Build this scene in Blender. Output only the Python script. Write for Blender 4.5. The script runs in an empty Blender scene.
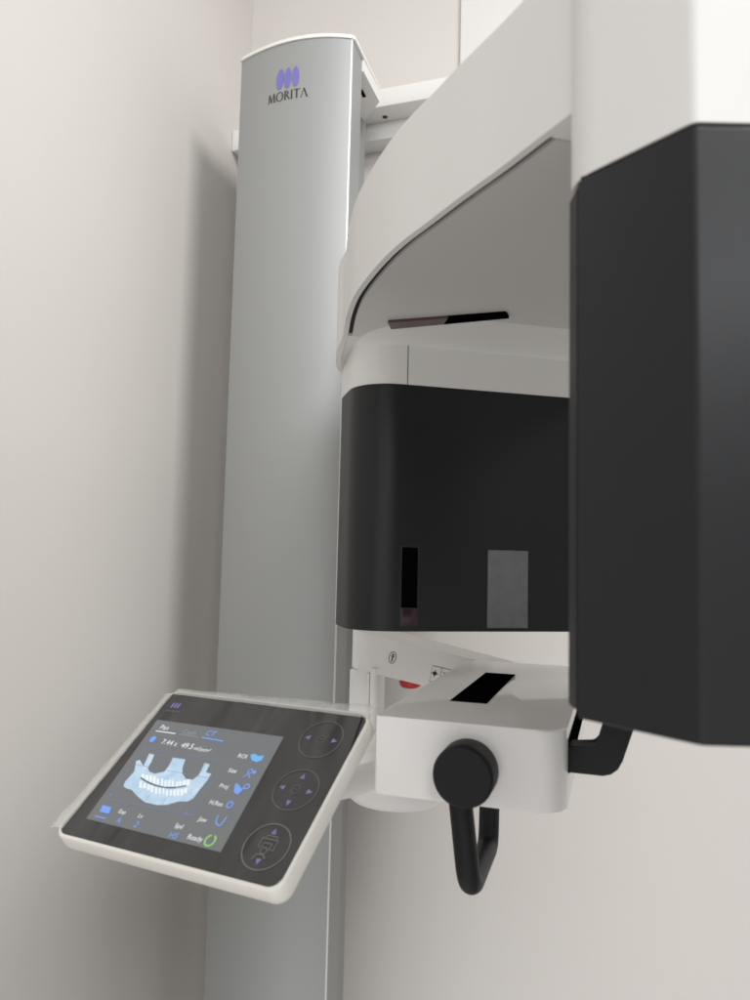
import bpy, bmesh, math
from mathutils import Vector, Matrix, Euler
from mathutils.geometry import tessellate_polygon

C = bpy.context.scene.collection
V = Vector

# ------------------------------------------------------------------ camera frame (measured from vanishing points)
FPX, CX, CY, CAMZ = 750.0, 375.0, 500.0, 1.40
RX = V((0.9506, -0.0031, -0.3103)); RY = V((0.3094, 0.0859, 0.9471)); RZ = V((0.0237, -0.9963, 0.0826))
CAM = V((0, 0, CAMZ))

def ray(px, py):
    c = V(((px - CX) / FPX, (py - CY) / FPX, 1.0))
    return V((RX.dot(c), RY.dot(c), RZ.dot(c)))

def at(px, py, ax, val):
    """point where the sight line of a photo pixel meets an axis plane of the room"""
    r = ray(px, py); i = 'xyz'.index(ax)
    return CAM + r * ((val - CAM[i]) / r[i])

def at_plane(px, py, o, n):
    r = ray(px, py)
    return CAM + r * ((o - CAM).dot(n) / r.dot(n))

def at_depth(px, py, d):
    return CAM + ray(px, py) * d

# ------------------------------------------------------------------ materials
def mat(name, col, rough=0.5, metal=0.0, coat=0.0, coat_rough=0.05, bump=0.0, bscale=400.0, mottle=0.0, mscale=6.0,
        rvar=0.0, emit=None, estr=0.0, spec=0.5):
    m = bpy.data.materials.new(name); m.use_nodes = True
    nt = m.node_tree; b = nt.nodes['Principled BSDF']
    b.inputs['Base Color'].default_value = (*col, 1); b.inputs['Roughness'].default_value = rough
    b.inputs['Metallic'].default_value = metal; b.inputs['Coat Weight'].default_value = coat
    b.inputs['Coat Roughness'].default_value = coat_rough; b.inputs['Specular IOR Level'].default_value = spec
    tc = nt.nodes.new('ShaderNodeTexCoord')
    if mottle:
        n = nt.nodes.new('ShaderNodeTexNoise'); n.inputs['Scale'].default_value = mscale; n.inputs['Detail'].default_value = 6
        nt.links.new(tc.outputs['Object'], n.inputs['Vector'])
        mx = nt.nodes.new('ShaderNodeMix'); mx.data_type = 'RGBA'
        mx.inputs['A'].default_value = (*[c * (1 - mottle) for c in col], 1)
        mx.inputs['B'].default_value = (*[min(1, c * (1 + mottle)) for c in col], 1)
        nt.links.new(n.outputs['Fac'], mx.inputs['Factor']); nt.links.new(mx.outputs['Result'], b.inputs['Base Color'])
    if rvar:
        n = nt.nodes.new('ShaderNodeTexNoise'); n.inputs['Scale'].default_value = 9; n.inputs['Detail'].default_value = 8
        nt.links.new(tc.outputs['Object'], n.inputs['Vector'])
        mr = nt.nodes.new('ShaderNodeMapRange'); mr.inputs['To Min'].default_value = rough - rvar; mr.inputs['To Max'].default_value = rough + rvar
        nt.links.new(n.outputs['Fac'], mr.inputs['Value']); nt.links.new(mr.outputs['Result'], b.inputs['Roughness'])
    if bump:
        n = nt.nodes.new('ShaderNodeTexNoise'); n.inputs['Scale'].default_value = bscale; n.inputs['Detail'].default_value = 3
        nt.links.new(tc.outputs['Object'], n.inputs['Vector'])
        bp = nt.nodes.new('ShaderNodeBump'); bp.inputs['Strength'].default_value = bump; bp.inputs['Distance'].default_value = 0.001
        nt.links.new(n.outputs['Fac'], bp.inputs['Height']); nt.links.new(bp.outputs['Normal'], b.inputs['Normal'])
    if emit:
        b.inputs['Emission Color'].default_value = (*emit, 1); b.inputs['Emission Strength'].default_value = estr
    return m

M = {}
M['wall'] = mat('wall_paint', (0.655, 0.627, 0.597), 0.75, bump=0.25, bscale=150, mottle=0.025, mscale=3)
M['white'] = mat('white_plastic', (0.75, 0.742, 0.722), 0.42, bump=0.05, bscale=900, rvar=0.05)
M['white_b'] = mat('white_painted_steel', (0.78, 0.77, 0.755), 0.5, bump=0.05, bscale=500, rvar=0.05)
M['gloss'] = mat('white_gloss_plastic', (0.78, 0.765, 0.75), 0.35, coat=0.6, coat_rough=0.03, rvar=0.04)
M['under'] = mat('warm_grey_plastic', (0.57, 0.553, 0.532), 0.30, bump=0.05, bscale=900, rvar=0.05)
M['alu'] = mat('silver_paint', (0.345, 0.353, 0.35), 0.52, metal=0.35, bump=0.06, bscale=1500, rvar=0.03, mottle=0.02, mscale=900)
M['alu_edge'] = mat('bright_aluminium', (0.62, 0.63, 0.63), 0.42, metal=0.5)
M['black'] = mat('black_satin_plastic', (0.0130, 0.0138, 0.0156), 0.46, spec=0.32, bump=0.10, bscale=1400, rvar=0.05)
M['frame'] = mat('black_window_frame', (0.016, 0.016, 0.018), 0.3)
M['black_g'] = mat('black_cover', (0.0125, 0.0130, 0.0144), 0.34, spec=0.32, bump=0.05, bscale=1500)
M['rubber'] = mat('black_rubber', (0.008, 0.008, 0.009), 0.5, spec=0.25, bump=0.15, bscale=1200, rvar=0.05)
M['jet'] = mat('jet_black_window', (0.002, 0.002, 0.002), 0.6, spec=0.0)
M['gap'] = mat('seam_and_gap_shade', (0.012, 0.010, 0.010), 0.7)  # near-black for seams, and for shade painted into gaps
M['maroon'] = mat('maroon_filter', (0.028, 0.014, 0.018), 0.2)
M['maroon_l'] = mat('maroon_filter_glossy', (0.075, 0.040, 0.042), 0.3)
M['grey_w'] = mat('frosted_grey_window', (0.16, 0.166, 0.172), 0.5, bump=0.2, bscale=900, mottle=0.25, mscale=70)
M['red'] = mat('red_button', (0.55, 0.02, 0.025), 0.3)
M['ink'] = mat('dark_ink', (0.03, 0.03, 0.03), 0.6)
M['ink_p'] = mat('violet_ink', (0.17, 0.16, 0.47), 0.5)
M['ivory'] = mat('ivory_plastic', (0.80, 0.775, 0.715), 0.4, rvar=0.08, bump=0.05, bscale=500)
M['line'] = mat('grey_print', (0.22, 0.21, 0.20), 0.6)
M['line_d'] = mat('dim_grey_print', (0.15, 0.145, 0.14), 0.6)
M['violet'] = mat('violet_print', (0.24, 0.22, 0.46), 0.5)
M['screen'] = mat('lit_screen', (0.05, 0.05, 0.052), 0.35, spec=0.3, emit=(0.92, 0.97, 1.0), estr=0.145)
M['s_white'] = mat('screen_white', (0.1, 0.1, 0.1), 0.4, emit=(0.95, 0.98, 1.0), estr=0.85)
M['s_pale'] = mat('screen_pale_blue', (0.1, 0.1, 0.1), 0.4, emit=(0.52, 0.72, 0.95), estr=0.82)
def cloud_emission(m, a, b, scale):
    nt = m.node_tree; tc = nt.nodes.new('ShaderNodeTexCoord'); n = nt.nodes.new('ShaderNodeTexNoise'); n.inputs['Scale'].default_value = scale; n.inputs['Detail'].default_value = 5
    mx = nt.nodes.new('ShaderNodeMix'); mx.data_type = 'RGBA'; mx.inputs['A'].default_value = (*a, 1); mx.inputs['B'].default_value = (*b, 1)
    nt.links.new(tc.outputs['Object'], n.inputs['Vector']); nt.links.new(n.outputs['Fac'], mx.inputs['Factor'])
    nt.links.new(mx.outputs['Result'], nt.nodes['Principled BSDF'].inputs['Emission Color'])
cloud_emission(M['s_pale'], (0.22, 0.46, 0.78), (0.80, 0.96, 1.0), 110)
M['s_blue'] = mat('screen_blue', (0.05, 0.05, 0.1), 0.4, emit=(0.16, 0.36, 0.92), estr=0.9)
M['s_cyan'] = mat('screen_cyan', (0.05, 0.05, 0.1), 0.4, emit=(0.14, 0.50, 0.95), estr=0.85)
M['s_line'] = mat('screen_line', (0.05, 0.05, 0.08), 0.4, emit=(0.24, 0.30, 0.48), estr=0.55)
M['s_dim'] = mat('screen_dim', (0.05, 0.05, 0.08), 0.4, emit=(0.34, 0.34, 0.36), estr=0.8)
M['s_dark'] = mat('screen_dark', (0.02, 0.02, 0.03), 0.4, emit=(0.05, 0.08, 0.12), estr=0.5)
M['s_green'] = mat('screen_green', (0.05, 0.1, 0.05), 0.4, emit=(0.35, 0.75, 0.18), estr=0.75)

def glass_face():
    # black glass seen through a tight, creased protective film
    m = mat('film_covered_glass', (0.036, 0.035, 0.035), 0.38); nt = m.node_tree; b = nt.nodes['Principled BSDF']
    b.inputs['Coat Weight'].default_value = 0.55; b.inputs['Coat Roughness'].default_value = 0.25; b.inputs['Specular IOR Level'].default_value = 0.3
    tc = nt.nodes.new('ShaderNodeTexCoord'); mp = nt.nodes.new('ShaderNodeMapping')
    mp.inputs['Rotation'].default_value = (0, 0, 0.6); mp.inputs['Scale'].default_value = (17, 6, 11)
    n = nt.nodes.new('ShaderNodeTexNoise'); n.inputs['Scale'].default_value = 1.0; n.inputs['Detail'].default_value = 1.5; n.inputs['Distortion'].default_value = 0.6
    nt.links.new(tc.outputs['Object'], mp.inputs['Vector']); nt.links.new(mp.outputs['Vector'], n.inputs['Vector'])
    bp = nt.nodes.new('ShaderNodeBump'); bp.inputs['Strength'].default_value = 0.9; bp.inputs['Distance'].default_value = 0.014
    nt.links.new(n.outputs['Fac'], bp.inputs['Height'])
    nt.links.new(bp.outputs['Normal'], b.inputs['Coat Normal']); nt.links.new(bp.outputs['Normal'], b.inputs['Normal'])
    return m
M['glass'] = glass_face()

def film_mat():
    m = bpy.data.materials.new('clear_film'); m.use_nodes = True; nt = m.node_tree
    b = nt.nodes['Principled BSDF']; b.inputs['Base Color'].default_value = (0.8, 0.79, 0.76, 1); b.inputs['Roughness'].default_value = 0.22
    out = nt.nodes['Material Output']; tr = nt.nodes.new('ShaderNodeBsdfTransparent'); mx = nt.nodes.new('ShaderNodeMixShader')
    mx.inputs['Fac'].default_value = 0.44
    nt.links.new(tr.outputs[0], mx.inputs[1]); nt.links.new(b.outputs[0], mx.inputs[2]); nt.links.new(mx.outputs[0], out.inputs['Surface'])
    tc = nt.nodes.new('ShaderNodeTexCoord'); n = nt.nodes.new('ShaderNodeTexNoise'); n.inputs['Scale'].default_value = 60
    nt.links.new(tc.outputs['Object'], n.inputs['Vector'])
    bp = nt.nodes.new('ShaderNodeBump'); bp.inputs['Strength'].default_value = 0.8; bp.inputs['Distance'].default_value = 0.004
    nt.links.new(n.outputs['Fac'], bp.inputs['Height']); nt.links.new(bp.outputs['Normal'], b.inputs['Normal'])
    return m
M['film'] = film_mat()

# ------------------------------------------------------------------ objects
def link_mesh(name, bm, m, parent=None, smooth=35):
    bmesh.ops.recalc_face_normals(bm, faces=bm.faces)
    me = bpy.data.meshes.new(name); bm.to_mesh(me); bm.free()
    for p in me.polygons: p.use_smooth = True
    me.set_sharp_from_angle(angle=math.radians(smooth))
    o = bpy.data.objects.new(name, me); C.objects.link(o)
    for mm in (m if isinstance(m, (list, tuple)) else [m]): me.materials.append(mm)
    if parent is not None:
        o.parent = parent
        if parent.type == 'EMPTY': o.location = -parent.location
    return o

def tag(o, label=None, cat=None, group=None, kind=None):
    if label: o['label'] = label
    if cat: o['category'] = cat
    if group: o['group'] = group
    if kind: o['kind'] = kind
    return o

def bevel(bm, edges, w, seg=3):
    bmesh.ops.bevel(bm, geom=list(edges), offset=w, offset_type='OFFSET', segments=seg, profile=0.5, affect='EDGES', clamp_overlap=True)

def add_prism(bm, pts, z0, z1):
    """closed plan polygon -> prism; returns top, bottom, side edges"""
    a = [bm.verts.new((p[0], p[1], z0)) for p in pts]; b = [bm.verts.new((p[0], p[1], z1)) for p in pts]
    n = len(pts)
    bm.faces.new(a[::-1]); bm.faces.new(b)
    for i in range(n): bm.faces.new((a[i], a[(i + 1) % n], b[(i + 1) % n], b[i]))
    return a, b

def prism(pts, z0, z1, bw=0.0, seg=3, vert=False):
    bm = bmesh.new(); a, b = add_prism(bm, pts, z0, z1)
    if bw:
        e = [x for x in bm.edges if (abs(x.verts[0].co.z - x.verts[1].co.z) < 1e-6) or vert]
        bevel(bm, e, bw, seg)
    return bm

def add_box(bm, lo, hi, bw=0.0, seg=2):
    lo, hi = V(lo), V(hi)
    r = bmesh.ops.create_cube(bm, size=1.0)
    for v in r['verts']:
        v.co = V([lo[i] + (v.co[i] + 0.5) * (hi[i] - lo[i]) for i in range(3)])
    if bw:
        es = {e for v in r['verts'] for e in v.link_edges}
        bevel(bm, es, bw, seg)

def add_hexa(bm, p, bw=0.0):
    """p = 4 bottom points + 4 top points"""
    v = [bm.verts.new(q) for q in p]
    fs = [(0, 3, 2, 1), (4, 5, 6, 7), (0, 1, 5, 4), (1, 2, 6, 5), (2, 3, 7, 6), (3, 0, 4, 7)]
    for f in fs: bm.faces.new([v[i] for i in f])
    if bw:
        bevel(bm, {e for q in v for e in q.link_edges}, bw, 3)

def spline(pts, n=6):
    pts = [V(p) for p in pts]; out = []
    for i in range(len(pts) - 1):
        p0 = pts[max(i - 1, 0)]; p1 = pts[i]; p2 = pts[i + 1]; p3 = pts[min(i + 2, len(pts) - 1)]
        for k in range(n):
            t = k / n
            out.append(0.5 * ((2 * p1) + (p2 - p0) * t + (2 * p0 - 5 * p1 + 4 * p2 - p3) * t * t + (3 * p1 - p0 - 3 * p2 + p3) * t ** 3))
    out.append(pts[-1]); return out

def add_tube(bm, path, r, seg=20, cap=True):
    path = [V(p) for p in path]; rings = []; up = None
    for i, p in enumerate(path):
        t = (path[min(i + 1, len(path) - 1)] - path[max(i - 1, 0)]).normalized()
        if up is None:
            up = V((0, 0, 1)) if abs(t.z) < 0.9 else V((1, 0, 0))
        s = t.cross(up).normalized(); up = s.cross(t).normalized()
        rings.append([bm.verts.new(p + r * (math.cos(2 * math.pi * k / seg) * s + math.sin(2 * math.pi * k / seg) * up)) for k in range(seg)])
    for a, b in zip(rings, rings[1:]):
        for k in range(seg): bm.faces.new((a[k], a[(k + 1) % seg], b[(k + 1) % seg], b[k]))
    if cap: bm.faces.new(rings[0][::-1]); bm.faces.new(rings[-1])

def add_lathe(bm, o, axis, prof, seg=48):
    """prof = (radius, distance along axis); closed with caps when radius 0"""
    axis = V(axis).normalized(); s = axis.orthogonal().normalized(); t = axis.cross(s); o = V(o); rings = []
    for r, h in prof:
        c = o + axis * h
        rings.append([bm.verts.new(c)] if r == 0 else [bm.verts.new(c + r * (math.cos(2 * math.pi * k / seg) * s + math.sin(2 * math.pi * k / seg) * t)) for k in range(seg)])
    for a, b in zip(rings, rings[1:]):
        for k in range(seg):
            k2 = (k + 1) % seg
            if len(a) == 1: bm.faces.new((a[0], b[k2], b[k]))
            elif len(b) == 1: bm.faces.new((a[k], a[k2], b[0]))
            else: bm.faces.new((a[k], a[k2], b[k2], b[k]))

def round_rect(u0, u1, v0, v1, r, n=8):
    """r may be one radius or (u0v0, u1v0, u1v1, u0v1)"""
    rs = r if isinstance(r, (tuple, list)) else (r,) * 4
    out = []
    for (cx, cy, a0, rr) in ((u0, v0, 180, rs[0]), (u1, v0, 270, rs[1]), (u1, v1, 0, rs[2]), (u0, v1, 90, rs[3])):
        ox = cx + (rr if cx == u0 else -rr); oy = cy + (rr if cy == v0 else -rr)
        for k in range(n + 1):
            a = math.radians(a0 + 90 * k / n); out.append((ox + rr * math.cos(a), oy + rr * math.sin(a)))
    return out

class Frame:
    """a flat or curved face to print on: local (a, b) and height h above it"""
    def __init__(s, o, u, v):
        s.o = V(o); s.u = V(u).normalized(); v = V(v); s.v = (v - s.u * v.dot(s.u)).normalized(); s.n = s.u.cross(s.v)
    def P(s, a, b, h=0.0): return s.o + s.u * a + s.v * b + s.n * h
    def px(s, x, y):
        p = at_plane(x, y, s.o, s.n) - s.o
        return (p.dot(s.u), p.dot(s.v))

def poly(bm, F, pts, h, th=0.0003):
    """flat print of a closed local polygon"""
    tris = tessellate_polygon([[V((p[0], p[1], 0)) for p in pts]])
    t = [bm.verts.new(F.P(p[0], p[1], h + th)) for p in pts]
    for a, b, c in tris: bm.faces.new((t[a], t[b], t[c]))
    b0 = [bm.verts.new(F.P(p[0], p[1], h)) for p in pts]
    n = len(pts)
    for i in range(n): bm.faces.new((t[i], t[(i + 1) % n], b0[(i + 1) % n], b0[i]))

def stroke(bm, F, pts, w, h, closed=False, th=0.0003):
    pts = [V((p[0], p[1])) for p in pts]; n = len(pts); L, R_ = [], []
    for i in range(n):
        a = pts[(i - 1) % n] if (closed or i > 0) else pts[i]; b = pts[(i + 1) % n] if (closed or i < n - 1) else pts[i]
        d = (b - a).normalized(); q = V((-d.y, d.x)) * w / 2
        L.append(bm.verts.new(F.P(*(pts[i] + q), h + th))); R_.append(bm.verts.new(F.P(*(pts[i] - q), h + th)))
    for i in range(n if closed else n - 1):
        j = (i + 1) % n; bm.faces.new((R_[i], R_[j], L[j], L[i]))

def ellipse(cx, cy, rx, ry, n=32, rot=0.0):
    c, s = math.cos(rot), math.sin(rot)
    return [(cx + rx * math.cos(t) * c - ry * math.sin(t) * s, cy + rx * math.cos(t) * s + ry * math.sin(t) * c)
            for t in (2 * math.pi * k / n for k in range(n))]

def text_polys(bm, F, txt, a, b, size, h, align='LEFT', shear=0.0):
    cu = bpy.data.curves.new('lettering', 'FONT'); cu.body = txt; cu.size = size; cu.align_x = align; cu.shear = shear; cu.resolution_u = 3
    o = bpy.data.objects.new('lettering', cu); C.objects.link(o)
    dg = bpy.context.evaluated_depsgraph_get(); dg.update()
    me = bpy.data.meshes.new_from_object(o.evaluated_get(dg))
    vs = [bm.verts.new(F.P(a + v.co.x, b + v.co.y, h)) for v in me.vertices]
    for p in me.polygons:
        try: bm.faces.new([vs[i] for i in p.vertices])
        except ValueError: pass
    bpy.data.objects.remove(o); bpy.data.meshes.remove(me); bpy.data.curves.remove(cu)

# ================================================================== SETTING
WX, WY = -0.935, 1.70
bm = bmesh.new(); add_box(bm, (WX - 0.1, -3.0, 0), (WX, WY, 3.8))
tag(link_mesh('left_wall', bm, M['wall']), 'plain pale beige painted wall on the left, catching the shadow of the grey column', 'wall', kind='structure')
bm = bmesh.new(); add_box(bm, (WX - 0.1, WY, 0), (4.0, WY + 0.1, 3.8))
tag(link_mesh('back_wall', bm, M['wall']), 'plain beige painted wall behind the column, with the mounting rail on it', 'wall', kind='structure')
# white panel high on the back wall
bm = bmesh.new(); add_box(bm, (-0.364, 1.688, 2.42), (1.2, WY, 3.2), 0.003)
tag(link_mesh('wall_panel', bm, M['white_b']), 'bright white panel high on the back wall, its edge just above the curved arm', 'wall panel')

# wall rail the column is fixed to
rail = bmesh.new()
add_box(rail, (-0.80, 1.585, 2.461), (1.0, WY, 2.505), 0.0015)
add_box(rail, (WX + 0.001, 1.615, 2.432), (-0.799, WY - 0.002, 2.486), 0.0015)
add_box(rail, (-0.798, 1.645, 2.418), (1.0, WY - 0.001, 2.4605), 0.0015)
rail_o = tag(link_mesh('wall_rail', rail, M['white_b']), 'white painted steel rail on the back wall behind the column top', 'rail')
p = at(385, 117, 'z', 2.4609)
bm = bmesh.new(); add_lathe(bm, (p.x, p.y, 2.4612), (0, 0, -1), [(0, 0), (0.0065, 0), (0.0065, 0.0008), (0.0035, 0.0022), (0, 0.0022)], 24)
link_mesh('screw', bm, M['ink'], rail_o)

# ================================================================== THE MACHINE
root = bpy.data.objects.new('dental_xray_machine', None); C.objects.link(root)
root.location = (-0.64, 1.45, 0.0)
tag(root, 'white, silver and black panoramic dental x-ray machine with curved arm, column and touch panel', 'x-ray machine')

# ---------------- column
CXL, CXR, CYF, CTOP = -0.765, -0.515, 1.35, 2.459
SAG = 0.027
def col_y(x):
    t = (x - (CXL + CXR) / 2) / ((CXR - CXL) / 2)
    # bulge leaning a little to the right, flat towards the right edge
    return CYF - SAG * (1 - t * t) * (1 + 0.15 * t)
N = 40
front = [(CXL + (CXR - CXL) * k / N, col_y(CXL + (CXR - CXL) * k / N)) for k in range(N + 1)]
outline = front + [(CXR + 0.0015, CYF + 0.002), (CXR, 1.413), (CXL, 1.413)]
bm = bmesh.new(); add_prism(bm, outline, 0.0, CTOP)
add_prism(bm, [(CXL + 0.012, 1.4132), (CXR - 0.055, 1.4132), (CXR - 0.055, 1.60), (CXL + 0.012, 1.60)], 0.0, CTOP - 0.0275)
column = link_mesh('column', bm, M['alu'], root, smooth=25)
tag(column, 'tall silver grey column with a bowed front face')
# bright machined edge down the right front corner
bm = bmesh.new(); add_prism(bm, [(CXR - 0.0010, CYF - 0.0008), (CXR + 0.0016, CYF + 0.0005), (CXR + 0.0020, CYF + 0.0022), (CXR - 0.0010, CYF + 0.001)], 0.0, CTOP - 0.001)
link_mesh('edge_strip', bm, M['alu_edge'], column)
# cap
capo = [(x, y - 0.003) for x, y in front] + [(CXR + 0.006, CYF + 0.004), (CXR + 0.004, 1.525), (CXR - 0.045, 1.578), (CXL + 0.045, 1.578), (CXL - 0.002, 1.53), (CXL - 0.003, CYF)]
bm = bmesh.new(); add_prism(bm, capo, CTOP + 0.0005, CTOP + 0.0075)
add_prism(bm, [(CXL - 0.0, 1.4140), (CXR + 0.0035, 1.4140), (CXR + 0.0035, 1.5245), (CXR - 0.0455, 1.577), (CXL + 0.045, 1.577), (CXL - 0.001, 1.53)], CTOP - 0.027, CTOP + 0.0002)
cap = link_mesh('column_cap', bm, M['white_b'], column); tag(cap, 'white cap on top of the grey column')
p = at(363, 93, 'z', CTOP - 0.027)
bm = bmesh.new(); add_box(bm, (p.x - 0.004, p.y - 0.012, CTOP - 0.0295), (p.x + 0.003, p.y + 0.012, CTOP - 0.0272))
link_mesh('cap_slot', bm, M['jet'], column)

# logo on the curved column front
class ColFrame:
    def P(s, a, b, h=0.0): return V((a, col_y(a) - 0.0006 - h, b))
    def px(s, x, y):
        p = at(x, y, 'y', CYF - SAG)
        for _ in range(4): p = at(x, y, 'y', col_y(p.x))
        return (p.x, p.z)
CF = ColFrame()
bm = bmesh.new()
for (x, y, rx, ry, tilt) in ((280.3, 79.6, 3.5, 10.0, 0.09), (287.8, 78.0, 3.4, 10.0, 0.04), (295.6, 76.4, 3.5, 9.8, -0.02)):
    c = CF.px(x, y); e = CF.px(x + rx, y); t = CF.px(x, y - ry)
    poly(bm, CF, ellipse(c[0], c[1], abs(e[0] - c[0]), abs(t[1] - c[1]), 32, -tilt), 0.0)
link_mesh('logo_emblem', bm, M['ink_p'], column)

def letter_shapes():
    """thick-and-thin capitals in a unit-high box: list of (advance, [polygons])"""
    th, tn = 0.17, 0.07
    def q(x0, y0, x1, y1, w): # slanted bar with horizontal ends
        return [(x0 - w / 2, y0), (x0 + w / 2, y0), (x1 + w / 2, y1), (x1 - w / 2, y1)]
    def ser(x, y, w=0.24, h=0.035): return [(x - w / 2, y - h / 2), (x + w / 2, y - h / 2), (x + w / 2, y + h / 2), (x - w / 2, y + h / 2)]
    L = {}
    L['M'] = (1.10, [q(0.12, 0, 0.22, 1, tn), q(0.20, 1, 0.52, 0.05, th), q(0.52, 0.05, 0.84, 1, tn), q(0.95, 0, 0.84, 1, th), ser(0.12, 0.017, 0.22), ser(0.95, 0.017, 0.26)])
    ring = []
    for k in range(40):
        t = 2 * math.pi * k / 40; ring.append(t)
    L['O'] = (1.08, [[(0.54 + 0.50 * math.cos(a), 0.5 + 0.52 * math.sin(a)), (0.54 + 0.50 * math.cos(b), 0.5 + 0.52 * math.sin(b)),
                      (0.54 + 0.345 * math.cos(b), 0.5 + 0.46 * math.sin(b)), (0.54 + 0.345 * math.cos(a), 0.5 + 0.46 * math.sin(a))]
                     for a, b in zip(ring, ring[1:] + ring[:1])])
    arc = [math.radians(-90 + 180 * k / 14) for k in range(15)]
    bowl = [[(0.30 + 0.36 * math.cos(a), 0.74 + 0.26 * math.sin(a)), (0.30 + 0.36 * math.cos(b), 0.74 + 0.26 * math.sin(b)),
             (0.30 + 0.21 * math.cos(b), 0.74 + 0.205 * math.sin(b)), (0.30 + 0.21 * math.cos(a), 0.74 + 0.205 * math.sin(a))] for a, b in zip(arc, arc[1:])]
    L['R'] = (0.86, [q(0.2, 0, 0.2, 1, th), q(0.78, 0, 0.42, 0.5, th), [(0.2, 0.945), (0.31, 0.945), (0.31, 1.0), (0.2, 1.0)], [(0.2, 0.48), (0.31, 0.48), (0.31, 0.535), (0.2, 0.535)], ser(0.2, 0.017)] + bowl)
    L['I'] = (0.42, [q(0.2, 0, 0.2, 1, th), ser(0.2, 0.017), ser(0.2, 0.983)])
    L['T'] = (0.86, [q(0.43, 0, 0.43, 0.95, th), [(0.03, 0.93), (0.83, 0.93), (0.83, 1.0), (0.03, 1.0)], ser(0.43, 0.017)])
    L['A'] = (0.98, [q(0.12, 0, 0.47, 1, tn), q(0.86, 0, 0.47, 1, th), ser(0.12, 0.017, 0.2), ser(0.86, 0.017, 0.26)])
    return L
LS = letter_shapes()
def write_logo(bm, F, x0, x1, zb, ht, h=0.0):
    word = 'MORITA'; tot = sum(LS[c][0] for c in word); sx = (x1 - x0) / tot; x = x0
    for c in word:
        for pg in LS[c][1]:
            poly(bm, F, [(x + p[0] * sx, zb + p[1] * ht) for p in pg], h, 0.0002)
        x += LS[c][0] * sx
bl = CF.px(268.0, 104.6); br = CF.px(308.0, 96.4); tl = CF.px(288, 91.6); bmid = CF.px(288, 100.4)
bm = bmesh.new(); write_logo(bm, CF, bl[0], br[0], (bl[1] + br[1]) / 2, abs(tl[1] - bmid[1]))
link_mesh('logo_lettering', bm, M['ink'], column)

# ---------------- rotating arm: plan frame (u across, v towards the tube head)
WV = V((0.85, 0.527)).normalized(); EV = V((0.527, -0.85)).normalized()
def uv(u, v): q = WV * u + EV * v; return (q.x, q.y)
def to_uv(p): q = V((p[0], p[1])); return (q.dot(WV), q.dot(EV))
ZB, ZT, ZH = 1.685, 1.802, 1.6337
U0 = 0.378
left_px = [(343, 335), (346, 318), (352, 300), (362, 284), (380, 262), (400, 243), (430, 220), (460, 197), (500, 168), (540, 137), (571.5, 113)]
left = [V(to_uv(at(x, y, 'z', ZB))) for x, y in left_px]
tail = [V((0.250, -1.082)), V((0.218, -1.066)), V((0.197, -1.038)), V((0.183, -0.997)), V((0.175, -0.95))]
leftc = spline(tail + left, 14)                        # from the rear round to the head
P0b = V(uv(*left[-1])); P0 = V((-0.0235, 0.4495)); P1 = V((0.0375, 0.4062)); P2 = P1 + 0.20 * V((0.9506, 0.3094)); P3 = P2 + V((0.012, 0.09))
right = [V((2 * U0 - q.x, q.y)) for q in leftc[::-1]]
right = [q for q in right if q.y < -0.47]
ring = []                                             # (x, y, z of the lower edge)
for q in leftc:
    zb = ZB - 0.016 * max(0.0, min(1.0, (-0.915 - q.y) / 0.06))
    ring.append((*uv(q.x, q.y), zb))
head_start = len(ring) - 1
ring.append((P0b.x, P0b.y, ZH))

def rounded_corner(p, a, b, r, n=6):
    da = (a - p).normalized(); db = (b - p).normalized(); out = []
    for k in range(n + 1):
        t = k / n; out.append((p + da * r) * (1 - t) ** 2 + p * 2 * t * (1 - t) + (p + db * r) * t * t)
    return out
for q in rounded_corner(P0, P0b, P1, 0.0135): ring.append((q.x, q.y, ZH))
for q in rounded_corner(P1, P0, P2, 0.004): ring.append((q.x, q.y, ZH))
for q in rounded_corner(P2, P1, P3, 0.02): ring.append((q.x, q.y, ZH))
ring.append((P3.x, P3.y, ZH)); head_end = len(ring) - 1
ring.append((P3.x, P3.y, ZB))
for q in right:
    zb = ZB - 0.016 * max(0.0, min(1.0, (-0.915 - q.y) / 0.06)); ring.append((*uv(q.x, q.y), zb))

def inset(pts, d):
    """plan polygon moved inwards by d (polygon given anticlockwise or clockwise)"""
    n = len(pts); A = sum(pts[i][0] * pts[(i + 1) % n][1] - pts[(i + 1) % n][0] * pts[i][1] for i in range(n)); s = 1 if A > 0 else -1
    out = []
    for i in range(n):
        p = V(pts[i][:2]); a = V(pts[i - 1][:2]); b = V(pts[(i + 1) % n][:2])
        k = 1
        while (p - a).length < 1e-6: k += 1; a = V(pts[i - k][:2])
        k = 1
        while (b - p).length < 1e-6: k += 1; b = V(pts[(i + k) % n][:2])
        d1 = (p - a).normalized(); d2 = (b - p).normalized()
        n1 = V((-d1.y, d1.x)) * s; n2 = V((-d2.y, d2.x)) * s; m = (n1 + n2)
        m = m / max(0.35, m.length_squared / 2) ; out.append(p + m * d)
    return out

bm = bmesh.new(); n = len(ring)
R_TOP = 0.010
levels = [[V((x, y, zb)) for x, y, zb in ring]]
levels.append([V((x, y, ZT - R_TOP)) for x, y, _ in ring])
for k in range(1, 5):
    a = math.pi / 2 * k / 4; ii = inset(ring, R_TOP * (1 - math.cos(a)))
    levels.append([V((q.x, q.y, ZT - R_TOP + R_TOP * math.sin(a))) for q in ii])
vv = [[bm.verts.new(p) for p in lv] for lv in levels]
for a, b in zip(vv, vv[1:]):
    for i in range(n):
        j = (i + 1) % n
        if (a[i].co - a[j].co).length < 1e-7 and (b[i].co - b[j].co).length < 1e-7: continue
        try: bm.faces.new((a[i], a[j], b[j], b[i]))
        except ValueError: pass
bm.faces.new(vv[-1])
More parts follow.
